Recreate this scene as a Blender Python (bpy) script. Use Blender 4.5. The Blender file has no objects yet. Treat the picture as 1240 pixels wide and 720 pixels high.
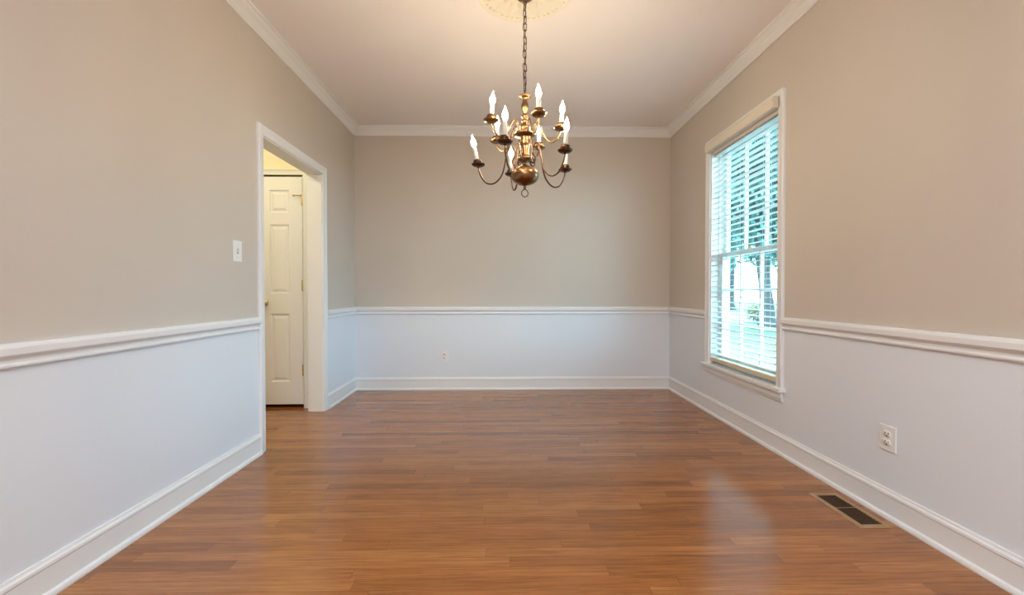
import bpy, bmesh, math, random
from mathutils import Vector, Matrix
random.seed(7)
C = bpy.context.scene.collection
S = bpy.context.scene
PI = math.pi
sin, cos, rad = math.sin, math.cos, math.radians

# ------------------------------------------------------------------ materials
def newmat(name):
    m = bpy.data.materials.new(name); m.use_nodes = True
    nt = m.node_tree; p = nt.nodes['Principled BSDF']
    return m, nt, p

def paint(name, col, rough=0.5, bump=0.02, scale=90.0, var=0.03, spec=0.3):
    m, nt, p = newmat(name)
    N, L = nt.nodes, nt.links
    tc = N.new('ShaderNodeTexCoord')
    n1 = N.new('ShaderNodeTexNoise'); n1.inputs['Scale'].default_value = 1.4; n1.inputs['Detail'].default_value = 2
    L.new(tc.outputs['Object'], n1.inputs['Vector'])
    mx = N.new('ShaderNodeMix'); mx.data_type = 'RGBA'
    mx.inputs[6].default_value = tuple(c*(1-var) for c in col)+(1,)
    mx.inputs[7].default_value = tuple(min(1, c*(1+var)) for c in col)+(1,)
    L.new(n1.outputs['Fac'], mx.inputs[0]); L.new(mx.outputs[2], p.inputs['Base Color'])
    n2 = N.new('ShaderNodeTexNoise'); n2.inputs['Scale'].default_value = scale; n2.inputs['Detail'].default_value = 3
    L.new(tc.outputs['Object'], n2.inputs['Vector'])
    b = N.new('ShaderNodeBump'); b.inputs['Strength'].default_value = bump; b.inputs['Distance'].default_value = 0.01
    L.new(n2.outputs['Fac'], b.inputs['Height']); L.new(b.outputs['Normal'], p.inputs['Normal'])
    p.inputs['Roughness'].default_value = rough
    p.inputs['Specular IOR Level'].default_value = spec
    return m

def metal(name, col, rough=0.3, dark=None):
    m, nt, p = newmat(name)
    N, L = nt.nodes, nt.links
    tc = N.new('ShaderNodeTexCoord')
    n = N.new('ShaderNodeTexNoise'); n.inputs['Scale'].default_value = 40; n.inputs['Detail'].default_value = 4
    L.new(tc.outputs['Object'], n.inputs['Vector'])
    mx = N.new('ShaderNodeMix'); mx.data_type = 'RGBA'
    mx.inputs[6].default_value = tuple(dark or [c*0.6 for c in col])+(1,)
    mx.inputs[7].default_value = tuple(col)+(1,)
    L.new(n.outputs['Fac'], mx.inputs[0]); L.new(mx.outputs[2], p.inputs['Base Color'])
    p.inputs['Metallic'].default_value = 1.0; p.inputs['Roughness'].default_value = rough
    return m

def plain(name, col, rough=0.5, spec=0.4):
    return paint(name, col, rough, 0.0, 30, 0.02, spec)

M = {}
M['greige'] = paint('greige wall paint', (0.548, 0.500, 0.448), 0.6, 0.03)
M['wains'] = paint('white wainscot paint', (0.69, 0.735, 0.80), 0.5, 0.02, var=0.015)
M['ceil'] = paint('ceiling paint', (0.83, 0.80, 0.81), 0.7, 0.04, 120)
M['trim'] = paint('white trim paint', (0.74, 0.755, 0.775), 0.35, 0.01, var=0.01)
M['door'] = paint('white door paint', (0.78, 0.80, 0.86), 0.4, 0.01, var=0.01)
M['hall'] = paint('cream hall paint', (0.80, 0.76, 0.60), 0.6, 0.03)
M['plate'] = plain('switch plate plastic', (0.74, 0.75, 0.76), 0.3)
M['slot'] = plain('dark slot', (0.03, 0.027, 0.025), 0.6)
M['brass'] = metal('antique brass', (0.36, 0.21, 0.10), 0.28, (0.12, 0.065, 0.035))
M['bronze'] = metal('dark bronze', (0.15, 0.085, 0.05), 0.33, (0.07, 0.042, 0.03))
M['hinge'] = metal('brass hinge', (0.75, 0.56, 0.26), 0.3)
M['candle'] = plain('candle sleeve', (0.85, 0.82, 0.74), 0.45)
M['register'] = metal('tan register metal', (0.66, 0.47, 0.28), 0.55, (0.56, 0.40, 0.23))
M['duct'] = plain('register louvers', (0.035, 0.018, 0.012), 0.6)
M['slat'] = plain('white blind slat', (0.68, 0.63, 0.60), 0.35)
M['valance'] = plain('blind valance', (0.72, 0.66, 0.56), 0.4)
M['rail'] = plain('bottom rail in backlit tan', (0.66, 0.52, 0.36), 0.45)  # tan puts the daylight coming through the rail into its colour
M['cord'] = plain('blind cord', (0.80, 0.80, 0.80), 0.8)
M['vinyl'] = plain('window sash', (0.68, 0.64, 0.61), 0.4)
M['gasket'] = plain('weatherstrip', (0.04, 0.045, 0.05), 0.7)
M['bark'] = paint('tree bark', (0.045, 0.038, 0.034), 0.9, 0.6, 14, 0.3)
M['asphalt'] = paint('pale concrete', (0.075, 0.08, 0.085), 0.9, 0.05, 60)
M['plaster'] = paint('plaster medallion', (0.80, 0.765, 0.67), 0.6, 0.03)
M['siding'] = paint('outside siding', (0.7, 0.7, 0.68), 0.7)
M['duff'] = paint('mulch', (0.16, 0.10, 0.06), 0.95, 0.4, 30, 0.3)

def leafmat(name, col, col2):
    m, nt, p = newmat(name); N, L = nt.nodes, nt.links
    oi = N.new('ShaderNodeTexCoord'); n = N.new('ShaderNodeTexNoise'); n.inputs['Scale'].default_value = 1.1
    n.inputs['Detail'].default_value = 3
    L.new(oi.outputs['Object'], n.inputs['Vector'])
    rp = N.new('ShaderNodeValToRGB'); rp.color_ramp.elements[0].position = 0.35; rp.color_ramp.elements[1].position = 0.65
    rp.color_ramp.elements[0].color = col+(1,); rp.color_ramp.elements[1].color = col2+(1,)
    L.new(n.outputs['Fac'], rp.inputs[0]); L.new(rp.outputs[0], p.inputs['Base Color'])
    p.inputs['Roughness'].default_value = 0.5
    tr = N.new('ShaderNodeBsdfTranslucent'); L.new(rp.outputs[0], tr.inputs['Color'])
    ms = N.new('ShaderNodeMixShader'); ms.inputs[0].default_value = 0.45
    out = N['Material Output']
    L.new(p.outputs[0], ms.inputs[1]); L.new(tr.outputs[0], ms.inputs[2]); L.new(ms.outputs[0], out.inputs[0])
    return m
M['leaf'] = leafmat('tree leaves', (0.030, 0.085, 0.070), (0.080, 0.170, 0.135))
M['leaf2'] = leafmat('far tree leaves', (0.036, 0.090, 0.075), (0.085, 0.170, 0.140))
M['shrub'] = leafmat('shrub leaves', (0.10, 0.065, 0.018), (0.14, 0.10, 0.03))
M['grass'] = paint('lawn grass', (0.050, 0.066, 0.028), 0.9, 0.5, 40, 0.35)

def glassmat():
    m, nt, p = newmat('window glass'); N, L = nt.nodes, nt.links
    N.remove(p)
    t = N.new('ShaderNodeBsdfTransparent'); t.inputs[0].default_value = (0.95, 0.985, 0.985, 1)
    g = N.new('ShaderNodeBsdfGlossy'); g.inputs['Roughness'].default_value = 0.02
    f = N.new('ShaderNodeLayerWeight'); f.inputs[0].default_value = 0.5
    pw = N.new('ShaderNodeMath'); pw.operation = 'POWER'; pw.inputs[1].default_value = 5.0
    ad = N.new('ShaderNodeMath'); ad.operation = 'MULTIPLY_ADD'; ad.inputs[1].default_value = 0.6; ad.inputs[2].default_value = 0.02
    L.new(f.outputs['Facing'], pw.inputs[0]); L.new(pw.outputs[0], ad.inputs[0])
    ms = N.new('ShaderNodeMixShader')
    L.new(ad.outputs[0], ms.inputs[0]); L.new(t.outputs[0], ms.inputs[1]); L.new(g.outputs[0], ms.inputs[2])
    L.new(ms.outputs[0], N['Material Output'].inputs[0])
    return m
M['glass'] = glassmat()

def bulbmat():
    m, nt, p = newmat('lit flame bulb')
    p.inputs['Base Color'].default_value = (1, 0.95, 0.85, 1)
    p.inputs['Emission Color'].default_value = (1.0, 0.80, 0.52, 1)
    p.inputs['Emission Strength'].default_value = 185.0
    return m
M['bulb'] = bulbmat()

def woodfloor():
    m, nt, p = newmat('oak strip floor'); N, L = nt.nodes, nt.links
    tc = N.new('ShaderNodeTexCoord')
    def mth(op, *ins):
        n = N.new('ShaderNodeMath'); n.operation = op
        for i, v in enumerate(ins):
            if isinstance(v, (int, float)): n.inputs[i].default_value = v
            else: L.new(v, n.inputs[i])
        return n.outputs[0]
    sx = N.new('ShaderNodeSeparateXYZ'); L.new(tc.outputs['Object'], sx.inputs[0])
    yr = mth('DIVIDE', sx.outputs[1], 0.0572); row = mth('FLOOR', yr); fy = mth('SUBTRACT', yr, row)
    wr = N.new('ShaderNodeTexWhiteNoise'); wr.noise_dimensions = '1D'; L.new(row, wr.inputs['W'])
    wr2 = N.new('ShaderNodeTexWhiteNoise'); wr2.noise_dimensions = '1D'; L.new(mth('ADD', row, 71.3), wr2.inputs['W'])
    ln = mth('MULTIPLY_ADD', wr2.outputs['Value'], 0.7, 0.65)
    xr_ = mth('DIVIDE', mth('MULTIPLY_ADD', wr.outputs['Value'], 5.0, mth('ADD', sx.outputs[0], 20.0)), ln)
    col = mth('FLOOR', xr_); fx = mth('SUBTRACT', xr_, col)
    cv = N.new('ShaderNodeCombineXYZ'); L.new(row, cv.inputs[0]); L.new(col, cv.inputs[1])
    wb = N.new('ShaderNodeTexWhiteNoise'); wb.noise_dimensions = '2D'; L.new(cv.outputs[0], wb.inputs['Vector'])
    ey = mth('MULTIPLY', mth('MINIMUM', fy, mth('SUBTRACT', 1.0, fy)), 0.0572)
    ex = mth('MULTIPLY', mth('MINIMUM', fx, mth('SUBTRACT', 1.0, fx)), ln)
    gap = mth('LESS_THAN', mth('MINIMUM', ex, ey), 0.0006)
    # board tone
    rp = N.new('ShaderNodeValToRGB')
    cr = rp.color_ramp
    cr.elements[0].position = 0.0; cr.elements[0].color = (0.287, 0.105, 0.027, 1)
    cr.elements[1].position = 1.0; cr.elements[1].color = (0.446, 0.186, 0.052, 1)
    for pos, col in ((0.25, (0.350, 0.131, 0.032, 1)), (0.6, (0.381, 0.145, 0.037, 1)), (0.85, (0.414, 0.163, 0.044, 1))):
        e = cr.elements.new(pos); e.color = col
    L.new(wb.outputs['Value'], rp.inputs[0])
    # per-board shift of the grain coordinates
    sep = N.new('ShaderNodeVectorMath'); sep.operation = 'MULTIPLY_ADD'
    sep.inputs[1].default_value = (17.3, 9.1, 5.7)
    L.new(wb.outputs['Color'], sep.inputs[0]); L.new(tc.outputs['Object'], sep.inputs[2])
    mp = N.new('ShaderNodeMapping'); mp.inputs['Scale'].default_value = (2.6, 60.0, 1.0)
    L.new(sep.outputs[0], mp.inputs['Vector'])
    n1 = N.new('ShaderNodeTexNoise'); n1.inputs['Scale'].default_value = 1.6; n1.inputs['Detail'].default_value = 8
    n1.inputs['Roughness'].default_value = 0.65; n1.inputs['Distortion'].default_value = 0.6
    L.new(mp.outputs[0], n1.inputs['Vector'])
    # cathedral grain: wave bands stretched along the board
    mp2 = N.new('ShaderNodeMapping'); mp2.inputs['Scale'].default_value = (1.5, 17.0, 1.0)
    L.new(sep.outputs[0], mp2.inputs['Vector'])
    wv = N.new('ShaderNodeTexWave'); wv.wave_type = 'RINGS'; wv.rings_direction = 'Z'
    wv.inputs['Scale'].default_value = 2.6; wv.inputs['Distortion'].default_value = 5.0
    wv.inputs['Detail'].default_value = 3; wv.inputs['Detail Scale'].default_value = 1.2
    L.new(mp2.outputs[0], wv.inputs['Vector'])
    g1 = N.new('ShaderNodeValToRGB'); g1.color_ramp.elements[0].position = 0.34; g1.color_ramp.elements[1].position = 0.62
    g1.color_ramp.elements[0].color = (0.50, 0.45, 0.40, 1); g1.color_ramp.elements[1].color = (1.10, 1.10, 1.10, 1)
    L.new(n1.outputs['Fac'], g1.inputs[0])
    g2 = N.new('ShaderNodeValToRGB'); g2.color_ramp.elements[0].position = 0.02; g2.color_ramp.elements[1].position = 0.35
    g2.color_ramp.elements[0].color = (0.70, 0.66, 0.62, 1); g2.color_ramp.elements[1].color = (1.0, 1.0, 1.0, 1)
    L.new(wv.outputs['Fac'], g2.inputs[0])
    m1 = N.new('ShaderNodeMix'); m1.data_type = 'RGBA'; m1.blend_type = 'MULTIPLY'; m1.inputs[0].default_value = 0.75
    L.new(rp.outputs[0], m1.inputs[6]); L.new(g1.outputs[0], m1.inputs[7])
    m2 = N.new('ShaderNodeMix'); m2.data_type = 'RGBA'; m2.blend_type = 'MULTIPLY'; m2.inputs[0].default_value = 0.6
    L.new(m1.outputs[2], m2.inputs[6]); L.new(g2.outputs[0], m2.inputs[7])
    m3 = N.new('ShaderNodeMix'); m3.data_type = 'RGBA'
    L.new(gap, m3.inputs[0]); L.new(m2.outputs[2], m3.inputs[6]); m3.inputs[7].default_value = (0.12, 0.045, 0.018, 1)
    L.new(m3.outputs[2], p.inputs['Base Color'])
    rr = N.new('ShaderNodeMapRange'); rr.inputs[3].default_value = 0.16; rr.inputs[4].default_value = 0.25
    L.new(n1.outputs['Fac'], rr.inputs[0]); L.new(rr.outputs[0], p.inputs['Roughness'])
    p.inputs['Specular IOR Level'].default_value = 0.5
    inv = N.new('ShaderNodeMath'); inv.operation = 'MULTIPLY_ADD'; inv.inputs[1].default_value = -1.0
    L.new(gap, inv.inputs[0]); 
    p.inputs['Coat Weight'].default_value = 0.2; p.inputs['Coat Roughness'].default_value = 0.13
    sc = N.new('ShaderNodeMath'); sc.operation = 'MULTIPLY'; sc.inputs[1].default_value = 0.15
    L.new(n1.outputs['Fac'], sc.inputs[0]); L.new(sc.outputs[0], inv.inputs[2])
    bp = N.new('ShaderNodeBump'); bp.inputs['Strength'].default_value = 0.12; bp.inputs['Distance'].default_value = 0.002
    L.new(inv.outputs[0], bp.inputs['Height']); L.new(bp.outputs[0], p.inputs['Normal'])
    return m
M['floor'] = woodfloor()

# ------------------------------------------------------------------ mesh helpers
def bm_new(): return bmesh.new()

def box(bm, x0, y0, z0, x1, y1, z1, bev=0.0, mi=0, seg=2):
    r = bmesh.ops.create_cube(bm, size=1.0)
    vs = r['verts']
    for v in vs:
        v.co = Vector(((x0+x1)/2+v.co.x*(x1-x0), (y0+y1)/2+v.co.y*(y1-y0), (z0+z1)/2+v.co.z*(z1-z0)))
    fs = list({f for v in vs for f in v.link_faces})
    for f in fs: f.material_index = mi
    if bev > 0:
        es = list({e for v in vs for e in v.link_edges})
        rb = bmesh.ops.bevel(bm, geom=es, offset=bev, segments=seg, profile=0.7, affect='EDGES')
        for f in rb['faces']: f.material_index = mi
    return vs

def lathe(bm, prof, c=(0, 0, 0), seg=32, mi=0, mat=None):
    rings = []
    for (r, z) in prof:
        if r < 1e-6:
            v = bm.verts.new((c[0], c[1], c[2]+z)); rings.append([v])
        else:
            rings.append([bm.verts.new((c[0]+r*cos(2*PI*k/seg), c[1]+r*sin(2*PI*k/seg), c[2]+z)) for k in range(seg)])
    fs = []
    for a, b in zip(rings[:-1], rings[1:]):
        for k in range(seg):
            k2 = (k+1) % seg
            if len(a) == 1 and len(b) == 1: continue
            if len(a) == 1: f = bm.faces.new((a[0], b[k], b[k2]))
            elif len(b) == 1: f = bm.faces.new((a[k], a[k2], b[0]))
            else: f = bm.faces.new((a[k], a[k2], b[k2], b[k]))
            f.smooth = True; f.material_index = mi; fs.append(f)
    vs = [v for r in rings for v in r]
    if mat is not None:
        for v in vs: v.co = mat @ v.co
    return vs

def smooth_path(pts, n=6):
    pts = [Vector(p) for p in pts]; out = []
    for i in range(len(pts)-1):
        p0 = pts[max(i-1, 0)]; p1 = pts[i]; p2 = pts[i+1]; p3 = pts[min(i+2, len(pts)-1)]
        for k in range(n):
            t = k/n
            out.append(0.5*((2*p1)+(p2-p0)*t+(2*p0-5*p1+4*p2-p3)*t*t+(-p0+3*p1-3*p2+p3)*t*t*t))
    out.append(pts[-1]); return out

def tube(bm, pts, r, seg=10, closed=False, mi=0, radii=None):
    pts = [Vector(p) for p in pts]; n = len(pts); rings = []
    up = None
    for i, p in enumerate(pts):
        if closed: t = (pts[(i+1) % n]-pts[i-1]).normalized()
        else: t = (pts[min(i+1, n-1)]-pts[max(i-1, 0)]).normalized()
        if up is None:
            a = Vector((0, 0, 1)) if abs(t.z) < 0.9 else Vector((1, 0, 0))
            up = (a-t*a.dot(t)).normalized()
        else: up = (up-t*up.dot(t)).normalized()
        s = t.cross(up); rr = radii[i] if radii else r
        rings.append([bm.verts.new(p+rr*(up*cos(2*PI*k/seg)+s*sin(2*PI*k/seg))) for k in range(seg)])
    m = n if closed else n-1
    for i in range(m):
        a, b = rings[i], rings[(i+1) % n]
        for k in range(seg):
            f = bm.faces.new((a[k], a[(k+1) % seg], b[(k+1) % seg], b[k])); f.smooth = True; f.material_index = mi
    if not closed:
        for r_ in (rings[0], rings[-1]):
            f = bm.faces.new(r_); f.material_index = mi

def prism(bm, poly3a, poly3b, mi=0):
    a = [bm.verts.new(p) for p in poly3a]; b = [bm.verts.new(p) for p in poly3b]; n = len(a)
    for k in range(n):
        f = bm.faces.new((a[k], a[(k+1) % n], b[(k+1) % n], b[k])); f.material_index = mi
    bm.faces.new(a).material_index = mi; bm.faces.new(b).material_index = mi

def world_loc(o):
    v = Vector((0, 0, 0))
    while o is not None:
        v += o.location; o = o.parent
    return v

def obj(name, bm, mats, parent=None, loc=None):
    bmesh.ops.recalc_face_normals(bm, faces=bm.faces)
    if loc is None: loc = world_loc(parent) if parent else Vector((0, 0, 0))
    loc = Vector(loc)
    if loc.length > 0: bmesh.ops.translate(bm, verts=bm.verts, vec=-loc)
    me = bpy.data.meshes.new(name); bm.to_mesh(me); bm.free()
    for m in (mats if isinstance(mats, (list, tuple)) else [mats]): me.materials.append(M[m])
    o = bpy.data.objects.new(name, me); C.objects.link(o)
    if parent: o.parent = parent
    else: o.location = loc
    return o

def thing(name, label, cat, loc=(0, 0, 0), group=None, kind=None):
    o = bpy.data.objects.new(name, None); C.objects.link(o); o.empty_display_size = 0.05
    o.location = loc; return tag(o, label, cat, group, kind)

def tag(o, label, cat, group=None, kind=None):
    o['label'] = label; o['category'] = cat
    if group: o['group'] = group
    if kind: o['kind'] = kind
    return o

# ------------------------------------------------------------------ measured places
XL, XR, YB, YR, ZC = -1.500, 1.704, 4.366, -2.3, 2.645
XLO = XL-0.115          # hall face of the left wall
DY0, DY1, DZ = 2.708, 3.600, 1.972     # cased opening
WY0, WY1, WZ0, WZ1 = 2.626, 3.508, 0.405, 2.165   # window opening
XRO = XR+0.150
RAIL = 0.80
HX = -2.95              # hall far side
HY = 3.707              # hall end wall carrying the narrow door
DRX0, DRX1, DRZ = -2.120, -1.712, 1.980

# ------------------------------------------------------------------ shell
def wall(name, label, boxes, mats=('greige', 'wains')):
    bm = bm_new()
    for (x0, y0, z0, x1, y1, z1) in boxes:
        if z0 < RAIL < z1 and len(mats) > 1:
            box(bm, x0, y0, z0, x1, y1, RAIL, mi=1); box(bm, x0, y0, RAIL, x1, y1, z1, mi=0)
        else:
            box(bm, x0, y0, z0, x1, y1, z1, mi=(1 if (z1 <= RAIL and len(mats) > 1) else 0))
    return tag(obj(name, bm, mats), label, 'wall', kind='structure')

bm = bm_new(); box(bm, HX-0.1, YR-0.1, -0.12, XRO, YB+0.12, 0.0)
tag(obj('floor', bm, 'floor'), 'glossy reddish brown oak strip floor running wall to wall', 'floor', kind='structure')
bm = bm_new(); box(bm, HX-0.1, YR-0.12, ZC, XRO, YB+0.12, ZC+0.12)
tag(obj('ceiling', bm, 'ceil'), 'smooth pale ceiling above the chandelier', 'ceiling', kind='structure')
wall('wall_back', 'greige wall above white wainscot at the far end of the room', [(XLO, YB, 0, XRO, YB+0.12, ZC)])
wall('wall_right', 'greige and white wall holding the window', [
    (XR, YR, 0, XRO, WY0, ZC), (XR, WY1, 0, XRO, YB, ZC), (XR, WY0, 0, XRO, WY1, WZ0), (XR, WY0, WZ1, XRO, WY1, ZC)])
# left wall: room side painted greige / white, hall side cream
bm = bm_new()
mid = XLO+0.02
def lw(y0, z0, y1, z1):
    if z0 < RAIL:
        box(bm, mid, y0, z0, XL, y1, min(z1, RAIL), mi=1)
    if z1 > RAIL:
        box(bm, mid, y0, max(z0, RAIL), XL, y1, z1, mi=0)
    box(bm, XLO, y0, z0, mid, y1, z1, mi=2)
lw(YR, 0, DY0, ZC); lw(DY1, 0, YB, ZC); lw(DY0, DZ, DY1, ZC)
tag(obj('wall_left', bm, ('greige', 'wains', 'hall')), 'greige and white wall with the cased opening to the hall', 'wall', kind='structure')
wall('wall_rear', 'greige and white wall behind the viewer', [(XLO, YR-0.12, 0, XRO, YR, ZC)])
# hall
wall('wall_hall_end', 'cream hall wall around the narrow white door', [
    (HX, HY, 0, DRX0, HY+0.10, ZC), (DRX1, HY, 0, XLO, HY+0.10, ZC), (DRX0, HY, DRZ, DRX1, HY+0.10, ZC),
    (DRX0-0.1, HY+0.55, 0, XLO, HY+0.60, ZC), (DRX0-0.2, HY+0.10, 0, DRX0-0.1, HY+0.60, ZC)], ('hall',))
wall('wall_hall_side', 'cream wall along the far side of the hall', [(HX-0.1, 1.2, 0, HX, HY+0.7, ZC)], ('hall',))
wall('wall_hall_near', 'cream wall at the near end of the hall', [(HX-0.1, 1.1, 0, XLO, 1.2, ZC)], ('hall',))

# ------------------------------------------------------------------ mouldings
CROWN = [(0, 2.560), (0.010, 2.560), (0.012, 2.570), (0.018, 2.577), (0.024, 2.590), (0.034, 2.604), (0.046, 2.614),
         (0.054, 2.622), (0.056, 2.630), (0.066, 2.632), (0.066, ZC), (0, ZC)]
RAILP = [(0, 0.766), (0.010, 0.766), (0.014, 0.771), (0.014, 0.777), (0.009, 0.782), (0.008, 0.790), (0.011, 0.797),
         (0.021, 0.802), (0.026, 0.808), (0.027, 0.828), (0.024, 0.837), (0.019, 0.841), (0, 0.842)]
BASE = [(0, 0), (0.026, 0), (0.026, 0.008), (0.023, 0.016), (0.017, 0.020), (0.013, 0.021), (0.013, 0.098), (0.016, 0.103),
        (0.015, 0.112), (0.009, 0.118), (0.007, 0.126), (0, 0.127)]

def run_left(bm, prof, y0, y1, m0=False, m1=False, X=XL, sgn=1):
    a = [(X+sgn*d, y0+(d if m0 else 0), z) for d, z in prof]
    b = [(X+sgn*d, y1-(d if m1 else 0), z) for d, z in prof]
    prism(bm, a, b)
def run_back(bm, prof, x0, x1, Y=YB, sgn=-1, mitre=True):
    a = [(x0+(d if mitre else 0), Y+sgn*d, z) for d, z in prof]
    b = [(x1-(d if mitre else 0), Y+sgn*d, z) for d, z in prof]
    prism(bm, a, b)

CW = 0.057      # casing width
for nm, prof, tl, tr, tb, trr in (('crown', CROWN, 'trim_1', 'trim_2', 'trim_3', 'trim_4'),
                             ('chair rail', RAILP, 'trim_5', 'trim_6', 'trim_7', 'trim_8'),
                             ('baseboard', BASE, 'baseboard_left', 'baseboard_right', 'baseboard_back', 'baseboard_rear')):
    what = {'crown': 'white crown moulding', 'chair rail': 'white chair rail', 'baseboard': 'white baseboard with shoe moulding'}[nm]
    bm = bm_new()
    if nm == 'crown': run_left(bm, prof, YR, YB, True, True)
    else:
        run_left(bm, prof, YR, DY0-CW, True, False); run_left(bm, prof, DY1+CW, YB, False, True)
    tag(obj(tl, bm, 'trim'), what+' along the wall with the hall opening', 'moulding', kind='structure')
    bm = bm_new()
    if nm == 'chair rail':
        run_left(bm, prof, YR, WY0-CW, True, False, XR, -1); run_left(bm, prof, WY1+CW, YB, False, True, XR, -1)
    else: run_left(bm, prof, YR, YB, True, True, XR, -1)
    tag(obj(tr, bm, 'trim'), what+' along the window wall', 'moulding', kind='structure')
    bm = bm_new(); run_back(bm, prof, XL, XR)
    tag(obj(tb, bm, 'trim'), what+' across the far wall', 'moulding', kind='structure')
    bm = bm_new(); run_back(bm, prof, XL, XR, YR, 1)
    tag(obj(trr, bm, 'trim'), what+' across the wall behind the viewer', 'moulding', kind='structure')

# casing profile helper: flat board with a raised outer bead; built of boards along a rectangle
def casing_leg_x(bm, X, s, y_out, y_in, z0, z1, mit=0.0):
    """vertical board on a wall x = X, face towards s; y_out is the outer edge, y_in the opening edge"""
    w = y_in-y_out
    pr = [(0, 0), (0.010, 0), (0.012, 0.10), (0.013, 0.5), (0.017, 0.72), (0.019, 0.84), (0.018, 0.94), (0.012, 1.0), (0, 1.0)]
    a = [(X+s*d, y_in-t*w, z0) for d, t in pr]
    b = [(X+s*d, y_in-t*w, z1+(mit*t)) for d, t in pr]
    prism(bm, a, b)
def casing_head_x(bm, X, s, y0, y1, z_in, cw):
    pr = [(0, 0), (0.010, 0), (0.012, 0.10), (0.013, 0.5), (0.017, 0.72), (0.019, 0.84), (0.018, 0.94), (0.012, 1.0), (0, 1.0)]
    a = [(X+s*d, y0-t*cw, z_in+t*cw) for d, t in pr]
    b = [(X+s*d, y1+t*cw, z_in+t*cw) for d, t in pr]
    prism(bm, a, b)

# cased opening in the left wall
bm = bm_new()
for X, s in ((XL, 1), (XLO, -1)):
    casing_leg_x(bm, X, s, DY0-CW, DY0+0.004, 0, DZ-0.004, CW+0.004)
    casing_leg_x(bm, X, s, DY1+CW, DY1-0.004, 0, DZ-0.004, CW+0.004)
    casing_head_x(bm, X, s, DY0+0.004, DY1-0.004, DZ-0.004, CW+0.004)
box(bm, XLO, DY0, 0, XL, DY0+0.012, DZ); box(bm, XLO, DY1-0.012, 0, XL, DY1, DZ); box(bm, XLO, DY0, DZ-0.012, XL, DY1, DZ)
tag(obj('trim_9', bm, 'trim'), 'white casing and jamb lining the opening to the hall', 'door casing', kind='structure')

# narrow panelled door at the end of the hall
dr = bm_new()
yf = HY+0.004           # front face
x0, x1 = DRX0+0.003, DRX1-0.003; zb, zt = 0.030, DRZ-0.006
px0, px1 = -1.994, -1.828
rails = [(zb, 0.222), (0.806, 0.978), (1.568, 1.668), (1.862, zt)]
T = 0.035
box(dr, x0, yf, zb, px0, yf+T, zt, 0.0008); box(dr, px1, yf, zb, x1, yf+T, zt, 0.0008)
for za, zb_ in rails: box(dr, px0, yf, za, px1, yf+T, zb_)
for (za, zb_) in ((0.222, 0.806), (0.978, 1.568), (1.668, 1.862)):
    # sticking bevel, recessed field and raised centre
    def ring(i, d): return [(px0+i, yf+d, za+i), (px1-i, yf+d, za+i), (px1-i, yf+d, zb_-i), (px0+i, yf+d, zb_-i)]
    loops = [ring(0, 0.0), ring(0.010, 0.011), ring(0.018, 0.012), ring(0.040, 0.003), ring(0.043, 0.003)]
    vl = [[dr.verts.new(p) for p in l] for l in loops]
    for a, b in zip(vl[:-1], vl[1:]):
        for k in range(4): dr.faces.new((a[k], a[(k+1) % 4], b[(k+1) % 4], b[k]))
    dr.faces.new(vl[-1])
    box(dr, px0, yf+0.02, za, px1, yf+T, zb_)
d1 = tag(obj('door_1', dr, 'door', loc=(DRX1, HY, 0)), 'narrow white panelled door with brass hinges in the hall', 'door', kind='structure')
for zc_ in (1.775, 1.046, 0.324):
    b = bm_new()
    lathe(b, [(0, -0.052), (0.004, -0.050), (0.0065, -0.045), (0.0065, 0.045), (0.004, 0.050), (0, 0.052)], (DRX1+0.001, HY-0.006, zc_), 12)
    box(b, DRX1-0.012, HY-0.0005, zc_-0.045, DRX1, HY+0.004, zc_+0.045)
    h = obj('hinge', b, 'hinge', d1)
    if zc_ > 1.5:      # hinge-pin door stop
        b = bm_new()
        tube(b, [(DRX1+0.001, HY-0.008, zc_+0.038), (DRX1-0.030, HY-0.020, zc_+0.036), (DRX1-0.062, HY-0.026, zc_+0.034)], 0.0045, 8)
        lathe(b, [(0, -0.012), (0.009, -0.010), (0.009, 0.0), (0, 0.001)], (0, 0, 0), 12, 0, Matrix.Translation((DRX1-0.062, HY-0.020, zc_+0.034)) @ Matrix.Rotation(rad(-90), 4, 'X'))
        obj('door_stop', b, 'hinge', h)
b = bm_new()
lathe(b, [(0, 0.0), (0.026, 0.0), (0.027, 0.004), (0.020, 0.008), (0.010, 0.011), (0.009, 0.028), (0.020, 0.036), (0.026, 0.048),
          (0.024, 0.058), (0.012, 0.064), (0, 0.065)], (0, 0, 0), 24, 0, Matrix.Translation((-2.034, yf, 0.900)) @ Matrix.Rotation(rad(90), 4, 'X'))
obj('knob', b, 'hinge', d1)
# its casing and jambs
bm = bm_new()
def casing_y(bm, x_in, x_out, z0, z1, mit):
    pr = [(0, 0), (0.010, 0), (0.012, 0.10), (0.013, 0.5), (0.017, 0.72), (0.019, 0.84), (0.018, 0.94), (0.012, 1.0), (0, 1.0)]
    w = x_out-x_in
    prism(bm, [(x_in+t*w, HY-d, z0) for d, t in pr], [(x_in+t*w, HY-d, z1+mit*t) for d, t in pr])
casing_y(bm, DRX1+0.006, DRX1+0.06, 0, DRZ+0.006, 0.054); casing_y(bm, DRX0-0.006, DRX0-0.06, 0, DRZ+0.006, 0.054)
pr = [(0, 0), (0.010, 0), (0.012, 0.10), (0.013, 0.5), (0.017, 0.72), (0.019, 0.84), (0.018, 0.94), (0.012, 1.0), (0, 1.0)]
prism(bm, [(DRX0-0.006-t*0.054, HY-d, DRZ+0.006+t*0.054) for d, t in pr], [(DRX1+0.006+t*0.054, HY-d, DRZ+0.006+t*0.054) for d, t in pr])
box(bm, DRX1, HY, 0, DRX1+0.012, HY+0.1, DRZ); box(bm, DRX0-0.012, HY, 0, DRX0, HY+0.1, DRZ)
box(bm, DRX0-0.012, HY, DRZ, DRX1+0.012, HY+0.1, DRZ+0.012)
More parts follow.
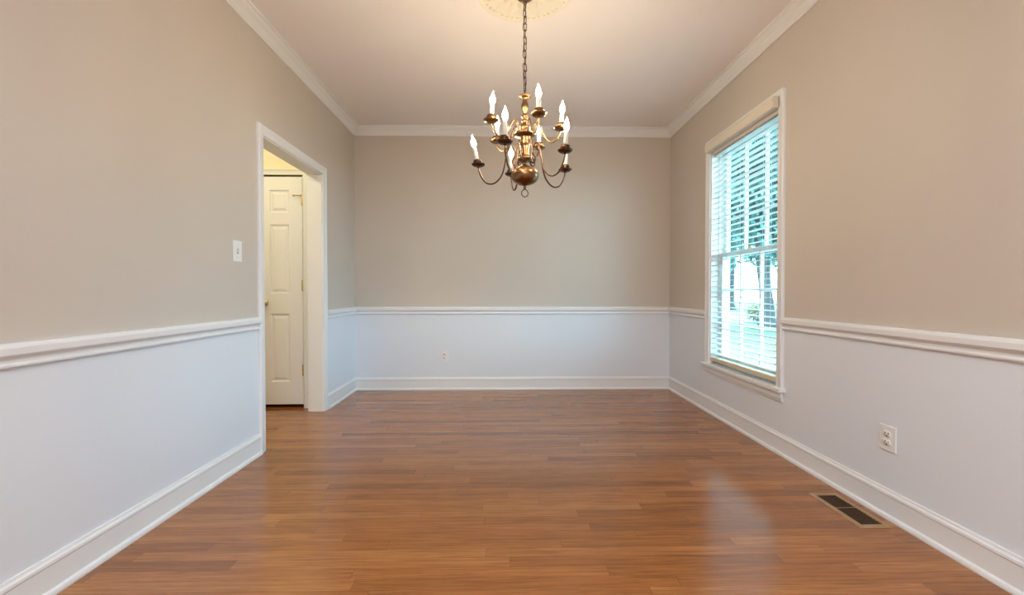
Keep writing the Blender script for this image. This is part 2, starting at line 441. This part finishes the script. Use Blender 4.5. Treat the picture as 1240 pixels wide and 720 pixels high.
tag(obj('trim_10', bm, 'trim'), 'white casing around the narrow hall door', 'door casing', kind='structure')
bm = bm_new(); run_back(bm, BASE, HX, DRX0-0.06, HY, -1, False)
run_left(bm, BASE, 1.2, HY, False, False, HX, 1)
run_left(bm, BASE, 1.2, DY0-CW, False, False, XLO, -1)
tag(obj('baseboard_hall', bm, 'trim'), 'white baseboard along the hall walls', 'moulding', kind='structure')

# ------------------------------------------------------------------ window
w1 = thing('window_1', 'tall white double-hung window with divided panes on the window wall', 'window', (XR, (WY0+WY1)/2, WZ0), kind='structure')
bm = bm_new()
J = 0.016
box(bm, XR, WY0, WZ0, XRO, WY0+J, WZ1); box(bm, XR, WY1-J, WZ0, XRO, WY1, WZ1); box(bm, XR, WY0, WZ1-J, XRO, WY1, WZ1)
box(bm, XR+0.06, WY0, WZ0, XRO+0.03, WY1, WZ0+0.022)
for ya, yb in ((WY0+J, WY0+J+0.012), (WY1-J-0.012, WY1-J)):
    box(bm, XR+0.060, ya, WZ0, XR+0.068, yb, WZ1)       # stops
    box(bm, XR+0.134, ya, WZ0, XR+0.150, yb, WZ1)
obj('jamb', bm, 'vinyl', w1)
bm = bm_new()
casing_leg_x(bm, XR, -1, WY0-CW, WY0+0.003, WZ0+0.0, WZ1, CW); casing_leg_x(bm, XR, -1, WY1+CW, WY1-0.003, WZ0, WZ1, CW)
casing_head_x(bm, XR, -1, WY0+0.003, WY1-0.003, WZ1, CW+0.012)
obj('casing', bm, 'trim', w1)
bm = bm_new(); box(bm, XR-0.042, WY0-CW-0.018, WZ0-0.020, XR+0.062, WY1+CW+0.018, WZ0+0.003, 0.006, 0, 3); obj('stool', bm, 'trim', w1)
bm = bm_new()
ap = [(0, WZ0-0.020), (0.016, WZ0-0.020), (0.016, WZ0-0.062), (0.011, WZ0-0.070), (0.010, WZ0-0.080), (0, WZ0-0.082)]
run_left(bm, ap, WY0-CW+0.004, WY1+CW-0.004, False, False, XR, -1); obj('apron', bm, 'trim', w1)

def sash(name, xa, xb, za, zb, bot, top, sub):
    ya, yb = WY0+J+0.004, WY1-J-0.004; st = 0.042
    bm = bm_new()
    box(bm, xa, ya, za, xb, ya+st, zb, 0.003); box(bm, xa, yb-st, za, xb, yb, zb, 0.003)
    box(bm, xa, ya+st, za, xb, yb-st, za+bot, 0.003); box(bm, xa, ya+st, zb-top, xb, yb-st, zb, 0.003)
    gy0, gy1, gz0, gz1 = ya+st, yb-st, za+bot, zb-top; mw = 0.009
    for k in (1, 2):
        yc = gy0+(gy1-gy0)*k/3; zc = gz0+(gz1-gz0)*k/3
        box(bm, xa+0.004, yc-mw, gz0, xb-0.004, yc+mw, gz1, 0.002); box(bm, xa+0.005, gy0, zc-mw, xb-0.005, gy1, zc+mw, 0.002)
    s = obj(name, bm, 'vinyl', w1)
    bm = bm_new(); xm = (xa+xb)/2
    box(bm, xm-0.0015, gy0-0.006, gz0-0.006, xm+0.0015, gy1+0.006, gz1+0.006); obj('pane', bm, 'glass', s)
    bm = bm_new(); box(bm, xa+0.002, ya-0.003, za, xb-0.002, ya, zb); box(bm, xa+0.002, yb, za, xb-0.002, yb+0.003, zb)
    obj('weatherstrip', bm, 'gasket', s)
    return s
ZM = 1.292
lower = sash('lower_sash', XR+0.070, XR+0.100, WZ0+0.022, ZM+0.018, 0.055, 0.034, 'lower')
upper = sash('upper_sash', XR+0.103, XR+0.133, ZM-0.018, WZ1-J, 0.034, 0.040, 'upper')
bm = bm_new(); yc = (WY0+WY1)/2
box(bm, XR+0.072, yc-0.028, ZM+0.018, XR+0.096, yc+0.028, ZM+0.024, 0.002)
lathe(bm, [(0.011, 0), (0.011, 0.008), (0.006, 0.012), (0, 0.012)], (XR+0.084, yc, ZM+0.024), 14)
box(bm, XR+0.078, yc, ZM+0.026, XR+0.088, yc+0.034, ZM+0.034, 0.003)
obj('sash_lock', bm, 'hinge', lower)

# ------------------------------------------------------------------ blind
by0, by1 = WY0+J+0.006, WY1-J-0.006
bl = thing('window_blind', 'white wide-slat venetian blind lowered and open in the window', 'blind', (XR, yc, WZ0+0.02))
bm = bm_new()
vp = [(1.702, 2.128), (1.656, 2.128), (1.652, 2.133), (1.652, 2.140), (1.649, 2.146), (1.649, 2.180), (1.652, 2.186), (1.652, 2.191), (1.656, 2.195), (1.702, 2.195), (1.702, 2.189), (1.662, 2.189), (1.662, 2.134), (1.702, 2.134)]
prism(bm, [(x, 2.618, z) for x, z in vp], [(x, 3.500, z) for x, z in vp])
box(bm, 1.656, 2.612, 2.130, 1.684, 2.618, 2.194); box(bm, 1.656, 3.500, 2.130, 1.684, 3.506, 2.194)
obj('valance', bm, 'valance', bl)
bm = bm_new(); box(bm, XR+0.004, by0, WZ1-J-0.045, XR+0.054, by1, WZ1-J-0.002, 0.002); obj('headrail', bm, 'slat', bl)
bm = bm_new(); n = 39; z0s, pitch = 0.494, 0.0420; xs = XR+0.029
tilt = rad(3)
for i in range(n):
    z = z0s+i*pitch
    prof = []
    for k in range(6):
        u = -0.025+0.05*k/5; prof.append((u, 0.0016*(1-(u/0.025)**2)+0.0013))
    for k in range(6):
        u = 0.025-0.05*k/5; prof.append((u, 0.0016*(1-(u/0.025)**2)-0.0013))
    P_ = [(xs+u*cos(tilt)-w*sin(tilt), z+u*sin(tilt)+w*cos(tilt)) for u, w in prof]
    prism(bm, [(x, by0, zz) for x, zz in P_], [(x, by1, zz) for x, zz in P_])
obj('slats', bm, 'slat', bl)
bm = bm_new(); box(bm, xs-0.026, by0, 0.432, xs+0.026, by1, 0.459, 0.004, 0, 3); obj('bottom_rail', bm, 'rail', bl)
for y in (2.795, 3.067, 3.345):
    bm = bm_new()
    for xx in (xs-0.0275, xs+0.0275): tube(bm, [(xx, y, 0.45), (xx, y, 1.3), (xx, y, WZ1-J-0.04)], 0.0009, 6)
    tube(bm, [(xs, y+0.008, 0.45), (xs, y+0.008, WZ1-J-0.04)], 0.0008, 6)
    for i in range(n): 
        z = z0s+i*pitch-0.003; tube(bm, [(xs-0.0275, y, z-0.0014), (xs+0.0275, y, z+0.0014)], 0.0006, 5)
    obj('ladder_cord', bm, 'cord', bl)

# ------------------------------------------------------------------ wall plates
def outlet(name, label, place, slots=True, painted=False):
    """place(u, v, d): u along wall, v up, d out of the wall -> world"""
    t = thing(name, label, 'outlet', place(0, -0.057, 0))
    def pl(bm):
        for v in bm.verts: v.co = place(v.co.x, v.co.z, -v.co.y)
    bm = bm_new()
    box(bm, -0.036, -0.006, -0.057, 0.036, 0, 0.057, 0.0035, 0, 3); pl(bm)
    obj('wall_plate', bm, 'wains' if painted else 'plate', t)
    for zc in (-0.0195, 0.0195):
        bm = bm_new()
        lathe(bm, [(0.0172, 0.005), (0.0172, 0.0075), (0.0165, 0.0082), (0, 0.0082)], (0, 0, 0), 28, 0, Matrix.Translation((0, 0, zc)) @ Matrix.Rotation(rad(90), 4, 'X'))
        for v in bm.verts: v.co.z = max(min(v.co.z, zc+0.0135), zc-0.0135)
        pl(bm); f = obj('receptacle', bm, 'wains' if painted else 'plate', t)
        bm = bm_new()
        for u, h in ((-0.0064, 0.0045), (0.0064, 0.0038)): box(bm, u-0.0014, -0.0088, zc+0.003-h, u+0.0014, -0.0075, zc+0.003+h)
        lathe(bm, [(0.0026, 0), (0.0026, 0.0013), (0, 0.0013)], (0, 0, 0), 12, 0, Matrix.Translation((0, -0.0075, zc-0.0082)) @ Matrix.Rotation(rad(90), 4, 'X'))
        pl(bm); obj('slot', bm, 'slot', f)
    bm = bm_new()
    lathe(bm, [(0.0034, 0.005), (0.0034, 0.0068), (0.002, 0.0075), (0, 0.0075)], (0, 0, 0), 12, 0, Matrix.Rotation(rad(90), 4, 'X'))
    pl(bm); obj('screw', bm, 'plate', t)
    return t
outlet('wall_outlet', 'white duplex outlet low on the window wall near the floor register', lambda u, v, d: Vector((XR-d, 1.857-u*1.15, 0.350+v*0.98)))
outlet('wall_outlet', 'white duplex outlet low in the middle of the far wall wainscot', lambda u, v, d: Vector((-0.598+u, YB-d, 0.345+v)))
def blank(label):
    t = thing('wall_plate_cover', label, 'wall plate', (XR, 4.075, 0.330))
    bm = bm_new(); box(bm, XR-0.006, 4.039, 0.330, XR, 4.111, 0.444, 0.003, 0, 3); obj('cover', bm, 'wains', t)
    for z in (0.357, 0.417):
        bm = bm_new(); lathe(bm, [(0.0034, 0.0), (0.0034, 0.0015), (0.002, 0.0022), (0, 0.0022)], (0, 0, 0), 12, 0, Matrix.Translation((XR-0.006, 4.075, z)) @ Matrix.Rotation(rad(-90), 4, 'Y'))
        obj('screw', bm, 'plate', t)
blank('faint painted-over wall plate between far corner and window')

t = thing('light_switch', 'white single light switch plate beside the hall opening', 'light switch', (XL, 2.450, 1.166))
bm = bm_new(); box(bm, XL, 2.412, 1.166, XL+0.006, 2.490, 1.284, 0.0035, 0, 3); obj('wall_plate', bm, 'plate', t)
bm = bm_new()
prism(bm, [(XL+0.005, 2.446, 1.213), (XL+0.005, 2.446, 1.237), (XL+0.016, 2.446, 1.243), (XL+0.016, 2.446, 1.235)],
      [(XL+0.005, 2.456, 1.213), (XL+0.005, 2.456, 1.237), (XL+0.016, 2.456, 1.243), (XL+0.016, 2.456, 1.235)])
obj('toggle', bm, 'plate', t)
bm = bm_new(); box(bm, XL+0.0058, 2.4445, 1.211, XL+0.0066, 2.4575, 1.239); obj('toggle_slot', bm, 'slot', t)
for z in (1.195, 1.255):
    bm = bm_new(); lathe(bm, [(0.0034, 0.0), (0.0034, 0.0015), (0.002, 0.0022), (0, 0.0022)], (0, 0, 0), 12, 0, Matrix.Translation((XL+0.006, 2.451, z)) @ Matrix.Rotation(rad(90), 4, 'Y'))
    obj('screw', bm, 'plate', t)

# ------------------------------------------------------------------ floor register
rx0, rx1, ry0, ry1 = 1.506, 1.644, 1.766, 2.076
t = thing('floor_register', 'tan metal floor register with dark louvers beside the window wall', 'floor vent', ((rx0+rx1)/2, (ry0+ry1)/2, 0))
bm = bm_new(); fw = 0.023
def frame_strip(pts_o, pts_i):
    n = len(pts_o)
    lo = [[bm.verts.new((x, y, z)) for x, y, z in l] for l in pts_o]
frm = [(0.0, 0.0), (0.0, 0.002), (0.003, 0.0045), (fw-0.002, 0.0055), (fw, 0.004), (fw, 0.0)]
loops = []
for d, z in frm:
    loops.append([bm.verts.new(p) for p in ((rx0+d, ry0+d, z), (rx1-d, ry0+d, z), (rx1-d, ry1-d, z), (rx0+d, ry1-d, z))])
for a, b in zip(loops, loops[1:]+loops[:1]):
    for k in range(4): bm.faces.new((a[k], a[(k+1) % 4], b[(k+1) % 4], b[k]))
obj('frame', bm, 'register', t)
bm = bm_new(); box(bm, rx0+fw, ry0+fw, 0.0001, rx1-fw, ry1-fw, 0.0006); obj('duct_opening', bm, 'slot', t)
bm = bm_new(); ns = 17
for i in range(ns):
    y = ry0+fw+0.008+(ry1-ry0-2*fw-0.016)*i/(ns-1)
    prism(bm, [(rx0+fw, y-0.003, 0.0008), (rx0+fw, y-0.001, 0.0008), (rx0+fw, y+0.003, 0.0040), (rx0+fw, y+0.001, 0.0040)],
          [(rx1-fw, y-0.003, 0.0008), (rx1-fw, y-0.001, 0.0008), (rx1-fw, y+0.003, 0.0040), (rx1-fw, y+0.001, 0.0040)])
ym = (ry0+ry1)/2+0.01
M['louver'] = metal('bronze louver', (0.13, 0.075, 0.045), 0.5, (0.09, 0.05, 0.03))
obj('louvers', bm, 'louver', t)
bm = bm_new(); box(bm, rx0+fw, ym-0.002, 0.003, rx1-fw, ym+0.002, 0.0046); obj('crossbar', bm, 'register', t)

# ------------------------------------------------------------------ ceiling medallion
KC = 0.946; MX, MY = 0.118, 2.365
CX, CY = MX, MY
t = thing('ceiling_medallion', 'round cream plaster ceiling medallion above the chandelier', 'ceiling medallion', (CX, CY, ZC))
bm = bm_new()
lathe(bm, [(0.275, 0), (0.275, -0.006), (0.268, -0.012), (0.258, -0.012), (0.250, -0.007), (0.235, -0.006), (0.10, -0.010), (0.095, -0.020), (0.07, -0.026), (0, -0.026)], (CX, CY, ZC), 72)
for k in range(48):       # bead ring
    a = 2*PI*k/48; r = bmesh.ops.create_icosphere(bm, subdivisions=2, radius=0.0095, matrix=Matrix.Translation((CX+0.243*cos(a), CY+0.243*sin(a), ZC-0.006)))
    for v in r['verts']:
        for f in v.link_faces: f.smooth = True
for k in range(16):       # acanthus leaves
    a = 2*PI*k/16
    for rr0, rr1, w, h in ((0.095, 0.222, 0.030, 0.014), (0.060, 0.135, 0.020, 0.026)):
        a2 = a+(PI/16 if rr0 < 0.09 else 0); dx, dy = cos(a2), sin(a2); m_ = 8; rows = []
        for i in range(m_+1):
            s = i/m_; r = rr0+(rr1-rr0)*s; ww = w*sin(PI*min(1, 0.12+0.88*s))**0.7*(1-0.15*cos(6*PI*s))+0.0006
            hz = h*(0.5+0.5*sin(PI*s*0.9)); row = []
            for q in (-1, -0.5, 0, 0.5, 1):
                row.append(bm.verts.new((CX+dx*r-dy*ww*q, CY+dy*r+dx*ww*q, ZC-0.005-hz*(1-0.75*abs(q))-(0.004 if q == 0 else 0))))
            rows.append(row)
        for A, B in zip(rows[:-1], rows[1:]):
            for q in range(4): bm.faces.new((A[q], A[q+1], B[q+1], B[q])).smooth = True
obj('plaster_disc', bm, 'plaster', t)

# ------------------------------------------------------------------ chandelier
CX, CY = 0.125, 2.500; ZCC = 1+(ZC-1)/KC-0.001
ch = thing('chandelier', 'two-tier brass chandelier with ten lit candle bulbs hanging from the ceiling', 'chandelier', (CX, CY, 1.55))
bm = bm_new()
def zz(y): return 1.57+(713-y)/989.0
prof = [(0.0000, zz(138)), (0.0040, zz(139)), (0.0070, zz(146)), (0.0120, zz(150)), (0.0260, zz(156)), (0.0360, zz(163)), (0.0360, zz(167)), (0.0240, zz(173)),
        (0.0120, zz(178)), (0.0150, zz(183)), (0.0110, zz(188)), (0.0149, zz(196)), (0.0207, zz(212)), (0.0218, zz(225)), (0.0172, zz(245)), (0.0115, zz(262)),
        (0.0120, zz(268)), (0.0200, zz(276)), (0.0210, zz(283)), (0.0120, zz(290)), (0.0130, zz(297)), (0.0220, zz(304)), (0.0160, zz(311)), (0.0180, zz(320)),
        (0.0290, zz(334)), (0.0320, zz(348)), (0.0260, zz(360)), (0.0384, zz(366)), (0.0624, zz(374)), (0.0636, zz(384)), (0.0408, zz(392)), (0.0290, zz(398)),
        (0.0317, zz(404)), (0.0276, zz(410)), (0.0304, zz(424)), (0.0331, zz(440)), (0.0262, zz(446)), (0.0276, zz(452)), (0.0235, zz(470)), (0.0248, zz(490)),
        (0.0230, zz(500)), (0.0390, zz(510)), (0.0420, zz(520)), (0.0340, zz(530)), (0.0160, zz(540)), (0.0130, zz(550)), (0.0180, zz(556)), (0.0200, zz(561)),
        (0.0414, zz(567)), (0.0610, zz(577)), (0.0741, zz(592)), (0.0801, zz(610)), (0.0796, zz(624)), (0.0719, zz(642)), (0.0567, zz(656)), (0.0349, zz(666)),
        (0.0120, zz(671)), (0.0070, zz(676)), (0.0080, zz(681)), (0.0100, zz(685)), (0.0070, zz(690)), (0.0000, zz(692))]
lathe(bm, prof, (CX, CY, 0), 40)
obj('column', bm, 'brass', ch)
bm = bm_new()
tube(bm, [(CX+0.019*sin(2*PI*k/24), CY+0.004*sin(2*PI*k/24), 1.568+0.021*cos(2*PI*k/24)) for k in range(24)], 0.0028, 8, True)
obj('pull_ring', bm, 'bronze', ch)
# chain
ztop, zbot = ZCC-0.078, zz(138)+0.004
nl = 13; pit = (ztop-zbot)/nl
proto = None
for i in range(nl):
    zc = zbot+pit*(i+0.5)
    if proto is None:
        bm = bm_new(); pts = []
        hl, hw = pit/2+0.0045, 0.0105
        for k in range(28):
            a = 2*PI*k/28; x = hw*cos(a); z = (hl-hw)*(1 if sin(a) > 0 else -1 if sin(a) < 0 else 0)+hw*sin(a)
            pts.append((x, 0, z))
        tube(bm, pts, 0.0025, 8, True)
        bmesh.ops.translate(bm, verts=bm.verts, vec=Vector((CX, CY, 1.55)))
        proto = o = obj('chain_link', bm, 'bronze', ch)
    else:
        o = proto.copy(); C.objects.link(o); o.parent = ch
    o.location = (0.0012*sin(i*2.1), 0, zc-1.55)
    o.rotation_euler = (0.04*sin(i*1.7), 0.06*cos(i*2.9), rad(35 if i % 2 else 118)+0.25*sin(i*1.3))
bm = bm_new()
tube(bm, smooth_path([(CX+0.004*sin(i*2.0), CY+0.004*cos(i*2.0), zbot+(ztop+0.03-zbot)*i/12) for i in range(13)], 4), 0.0018, 6)
obj('cord', bm, 'bronze', ch)
bm = bm_new()
lathe(bm, [(0, -0.040), (0.006, -0.039), (0.010, -0.034), (0.018, -0.030), (0.038, -0.024), (0.050, -0.014), (0.052, 0), (0, 0)], (CX, CY, ZCC-0.030), 32)
tube(bm, [(CX+0.011*cos(2*PI*k/18), CY, ZCC-0.075+0.011*sin(2*PI*k/18)) for k in range(18)], 0.0022, 8, True)
obj('canopy', bm, 'brass', ch)

def arm(ang, R, zcup, tier, lean=(0, 0), dark=False):
    ca, sa = cos(rad(ang)), sin(rad(ang))
    def W(r, z): return (CX+ca*r, CY+sa*r, z)
    if tier == 'U':
        k = R/0.24
        path = [(0.040, zcup+0.006), (0.054, zcup-0.008), (0.066, zcup+0.004), (0.060, zcup+0.026), (0.058, zcup+0.044), (0.068, zcup+0.058), (0.085*k**.5, zcup+0.056), (0.104*k, zcup+0.026),
                (0.122*k, zcup-0.016), (0.148*k, zcup-0.052), (0.178*k, zcup-0.066), (0.208*k, zcup-0.056), (0.230*k, zcup-0.030), (R, zcup-0.004)]
    else:
        k = R/0.305
        path = [(0.034, zcup+0.012), (0.052, zcup-0.016), (0.070, zcup-0.012), (0.074, zcup+0.012), (0.060, zcup+0.034), (0.060, zcup+0.064), (0.078, zcup+0.090), (0.100*k**.5, zcup+0.086), (0.119*k, zcup+0.044),
                (0.130*k, zcup-0.014), (0.150*k, zcup-0.070), (0.186*k, zcup-0.106), (0.222*k, zcup-0.115), (0.258*k, zcup-0.102), (0.286*k, zcup-0.066), (0.300*k, zcup-0.030), (R, zcup-0.004)]
    bm = bm_new()
    P = smooth_path([W(r, z) for r, z in path], 6)
    tube(bm, P, 0.0048, 10)
    # leaf node where the arm joins the hub
    c = Vector(W(path[0][0], path[0][1])); r_ = bmesh.ops.create_icosphere(bm, subdivisions=2, radius=0.009, matrix=Matrix.Translation(c))
    for v in r_['verts']:
        for f in v.link_faces: f.smooth = True
    a = obj('arm', bm, 'bronze' if dark else 'brass', ch)
    a['label'] = 'curved brass arm'
    c = W(R, zcup)
    T_ = Matrix.Translation(c)
    bm = bm_new()
    lathe(bm, [(0, -0.012), (0.006, -0.012), (0.008, -0.006), (0.014, -0.007), (0.026, -0.005), (0.036, 0.001), (0.0415, 0.007), (0.0420, 0.010), (0.0400, 0.0095), (0.030, 0.005), (0.018, 0.003), (0, 0.003)], (0, 0, 0), 32, 0, T_)
    b1 = obj('drip_pan', bm, 'bronze' if dark else 'brass', a)
    Tl = T_ @ Matrix.Rotation(rad(lean[0]), 4, 'Y') @ Matrix.Rotation(rad(lean[1]), 4, 'X')
    bm = bm_new()
    lathe(bm, [(0, 0.002), (0.012, 0.002), (0.014, 0.006), (0.019, 0.012), (0.0265, 0.016), (0.0275, 0.024), (0.0245, 0.028), (0.025, 0.034), (0.022, 0.034), (0.016, 0.028), (0, 0.028)], (0, 0, 0), 28, 0, Tl)
    obj('candle_cup', bm, 'bronze' if dark else 'brass', a)
    h = -0.010 if tier == 'U' else 0.014      # upper candles are shorter
    bm = bm_new()
    lathe(bm, [(0, 0.024), (0.0120, 0.024), (0.0120, 0.094+h), (0.0110, 0.097+h), (0.006, 0.097+h), (0, 0.097+h)], (0, 0, 0), 24, 0, Tl)
    obj('candle_sleeve', bm, 'candle', a)
    bm = bm_new()
    lathe(bm, [(0.0000, 0.0960+h), (0.0066, 0.0968+h), (0.0075, 0.1026+h), (0.0114, 0.1093+h), (0.0145, 0.1176+h), (0.0150, 0.1250+h), (0.0132, 0.1350+h), (0.0097, 0.1458+h), (0.0057, 0.1558+h), (0.0026, 0.1641+h), (0.0011, 0.1707+h), (0.0000, 0.1740+h)], (0, 0, 0), 24, 0, Tl)
    obj('flame_bulb', bm, 'bulb', a)

ZU, ZL = 1.912, 1.752
for ang, R, lean in ((222, 0.256, (4, 0)), (283, 0.267, (-1, 0)), (342, 0.213, (3, 0)), (68, 0.276, (0, 0)), (138, 0.222, (2, 0))):
    arm(ang, R, ZU, 'U', lean)
for ang, R, lean in ((161, 0.290, (-12, 0)), (249, 0.329, (1, 0)), (320, 0.273, (3, 0)), (36, 0.324, (2, 0)), (104, 0.305, (0, 0))):
    arm(ang, R, ZL, 'L', lean, True)

ch.location = (MX, MY, 1+0.55*KC); ch.scale = (KC, KC, KC)

# ------------------------------------------------------------------ outdoors beyond the window
GZ = -0.42
bm = bm_new(); box(bm, 2.2, -12, GZ-0.2, 60, 70, GZ)
tag(obj('lawn', bm, 'grass'), 'green lawn outside the window', 'lawn', kind='structure')
bm = bm_new(); box(bm, 2.6, 3.0, GZ, 6.0, 60, GZ+0.03, 0.01)
tag(obj('walkway', bm, 'asphalt'), 'pale concrete walk beside the house outside the window', 'path', kind='structure')
bm = bm_new()
prism(bm, [(2.2, 20, GZ), (60, 12, GZ), (60, 12, GZ+0.02), (2.2, 20, GZ+0.02)], [(2.2, 30, GZ), (60, 22, GZ), (60, 22, GZ+0.02), (2.2, 30, GZ+0.02)])
tag(obj('street', bm, 'asphalt'), 'bright pale street crossing behind the lawn', 'street', kind='structure')

def leaves(bm, c, R, n, size, squash=0.75, hole=0.0):
    for _ in range(n):
        while True:
            d = Vector((random.uniform(-1, 1), random.uniform(-1, 1), random.uniform(-1, 1)))
            if 0.25 < d.length < 1: break
        p = Vector(c)+Vector((d.x*R, d.y*R, d.z*R*squash))
        a = Vector((random.gauss(0, 1), random.gauss(0, 1), random.gauss(0, 0.6))).normalized()
        b = a.orthogonal().normalized(); b.rotate(Matrix.Rotation(random.uniform(0, 6.28), 3, a))
        s = size*random.uniform(0.6, 1.3); w = a.cross(b)*s*0.42
        v = [bm.verts.new(p-b*s), bm.verts.new(p+w+a*s*0.12), bm.verts.new(p+b*s), bm.verts.new(p-w+a*s*0.12)]
        bm.faces.new(v)

def tree(label, x, y, h, r0, R, nclump, nleaf, size, mat, bend=(0, 0), low=0.35):
    t = thing('tree', label, 'tree', (x, y, GZ), 'trees outside the window')
    top = Vector((x+bend[0], y+bend[1], GZ+h*0.62))
    bm = bm_new()
    pts = smooth_path([(x, y, GZ), (x+bend[0]*0.3, y+bend[1]*0.3, GZ+h*0.2), (x+bend[0]*0.7, y+bend[1]*0.7, GZ+h*0.42), top], 5)
    n = len(pts); tube(bm, pts, r0, 12, radii=[r0*(1.35 if i == 0 else 1)*(1-0.55*i/n) for i in range(n)])
    cs = []
    for k in range(nclump):
        a = 2*PI*k/nclump*1.618*2; rr = R*math.sqrt(random.uniform(0.05, 1))*0.8; zc = GZ+h*random.uniform(low, 0.92)
        c = Vector((x+bend[0]+rr*cos(a), y+bend[1]+rr*sin(a), zc)); cs.append(c)
        st = pts[int(n*0.55)+k % max(1, int(n*0.4))]
        tube(bm, smooth_path([st, st.lerp(c, 0.5)+Vector((0, 0, 0.3)), c], 4), 0.05, 6, radii=[0.07*(1-0.09*i) for i in range(9)])
    obj('trunk', bm, 'bark', t)
    bm = bm_new()
    for c in cs: leaves(bm, c, R*random.uniform(0.30, 0.5), nleaf, size)
    obj('foliage', bm, mat, t)
tree('large leafy tree with bare leaning trunk on the lawn', 9.75, 15.5, 10.5, 0.24, 4.4, 26, 900, 0.13, 'leaf', (-0.75, 0.2), 0.30)
tree('tall pale green tree beyond the street', 17.5, 33, 17, 0.4, 6.0, 20, 600, 0.22, 'leaf2', (0.3, 0), 0.30)
tree('broad green tree far behind the leaning trunk', 28.5, 46, 18, 0.4, 6.5, 20, 600, 0.24, 'leaf2', (0.2, 0), 0.30)
tree('wide green tree across the lawn nearest the near side of the window', 19.0, 15.0, 11, 0.3, 4.6, 20, 550, 0.17, 'leaf2', (0.2, 0), 0.22)
tree('tree overhanging the walk beside the house', 4.6, 9.9, 9.5, 0.16, 2.0, 14, 550, 0.10, 'leaf', (0.3, 0.4), 0.52)
t = thing('shrub', 'small yellow shrub at the foot of the leaning trunk', 'shrub', (9.95, 16.5, GZ))
bm = bm_new()
for k in range(5):
    a = k*1.3; tube(bm, [(9.95, 16.5, GZ), (9.95+0.1*cos(a), 16.5+0.1*sin(a), GZ+0.3), (9.95+0.2*cos(a), 16.5+0.2*sin(a), GZ+0.55)], 0.012, 6)
obj('stems', bm, 'bark', t)
bm = bm_new(); leaves(bm, (9.95, 16.5, GZ+0.55), 0.5, 700, 0.05); obj('foliage', bm, 'shrub', t)

# ------------------------------------------------------------------ light
w = bpy.data.worlds.new('World'); S.world = w; w.use_nodes = True
nt = w.node_tree; bg = nt.nodes['Background']
sky = nt.nodes.new('ShaderNodeTexSky'); sky.sky_type = 'HOSEK_WILKIE'; sky.turbidity = 6; sky.ground_albedo = 0.5
sky.sun_direction = Vector((-0.5, 0.35, 0.75)).normalized()
mx = nt.nodes.new('ShaderNodeMix'); mx.data_type = 'RGBA'; mx.inputs[0].default_value = 0.75
mx.inputs[7].default_value = (0.36, 0.76, 1.0, 1)
nt.links.new(sky.outputs[0], mx.inputs[6]); nt.links.new(mx.outputs[2], bg.inputs[0])
bg.inputs[1].default_value = 23.0

def light(name, typ, loc, energy, col, **kw):
    l = bpy.data.lights.new(name, typ); l.energy = energy; l.color = col
    o = bpy.data.objects.new(name, l); C.objects.link(o); o.location = loc
    for k, v in kw.items():
        if k == 'rot': o.rotation_euler = v
        elif k == 'portal': l.cycles.is_portal = True
        else: setattr(l, k, v)
    return o
light('sun', 'SUN', (0, 0, 10), 9.0, (1.0, 0.95, 0.86), angle=rad(1), rot=Vector((0.5, -0.35, -0.75)).to_track_quat('-Z', 'Y').to_euler())
light('window_portal', 'AREA', (XRO+0.02, yc, (WZ0+WZ1)/2), 1, (1, 1, 1), shape='RECTANGLE', size=1.76, size_y=0.88, rot=(0, rad(90), 0), portal=True)
light('hall_lamp', 'POINT', (-2.25, 2.55, 2.40), 17, (1.0, 0.89, 0.58), shadow_soft_size=0.10)
light('rear_fill_light', 'AREA', (0.0, -1.35, ZC-0.02), 110, (0.84, 0.92, 1.0), shape='RECTANGLE', size=1.6, size_y=1.0)  # soft fill light added unseen behind the camera, no fixture modelled

# ------------------------------------------------------------------ camera
cd = bpy.data.cameras.new('camera'); cam = bpy.data.objects.new('camera', cd); C.objects.link(cam)
cd.sensor_width = 36; cd.sensor_fit = 'HORIZONTAL'; cd.lens = 36*520/1240; cd.clip_start = 0.02; cd.clip_end = 200
cam.location = (0, 0, 1.0)
cam.rotation_euler = (rad(90)-math.atan(7.7/520), 0, -math.atan(10.5/520))
S.camera = cam
S.view_settings.view_transform = 'Standard'; S.view_settings.look = 'None'
S.view_settings.gamma = 1.0; S.view_settings.use_curve_mapping = False
S.view_settings.exposure = 0.40
S.cycles.use_denoising = True
S.cycles.max_bounces = 10; S.cycles.diffuse_bounces = 6; S.cycles.transparent_max_bounces = 16
S.cycles.sample_clamp_indirect = 6.0
S.cycles.caustics_reflective = False; S.cycles.caustics_refractive = False
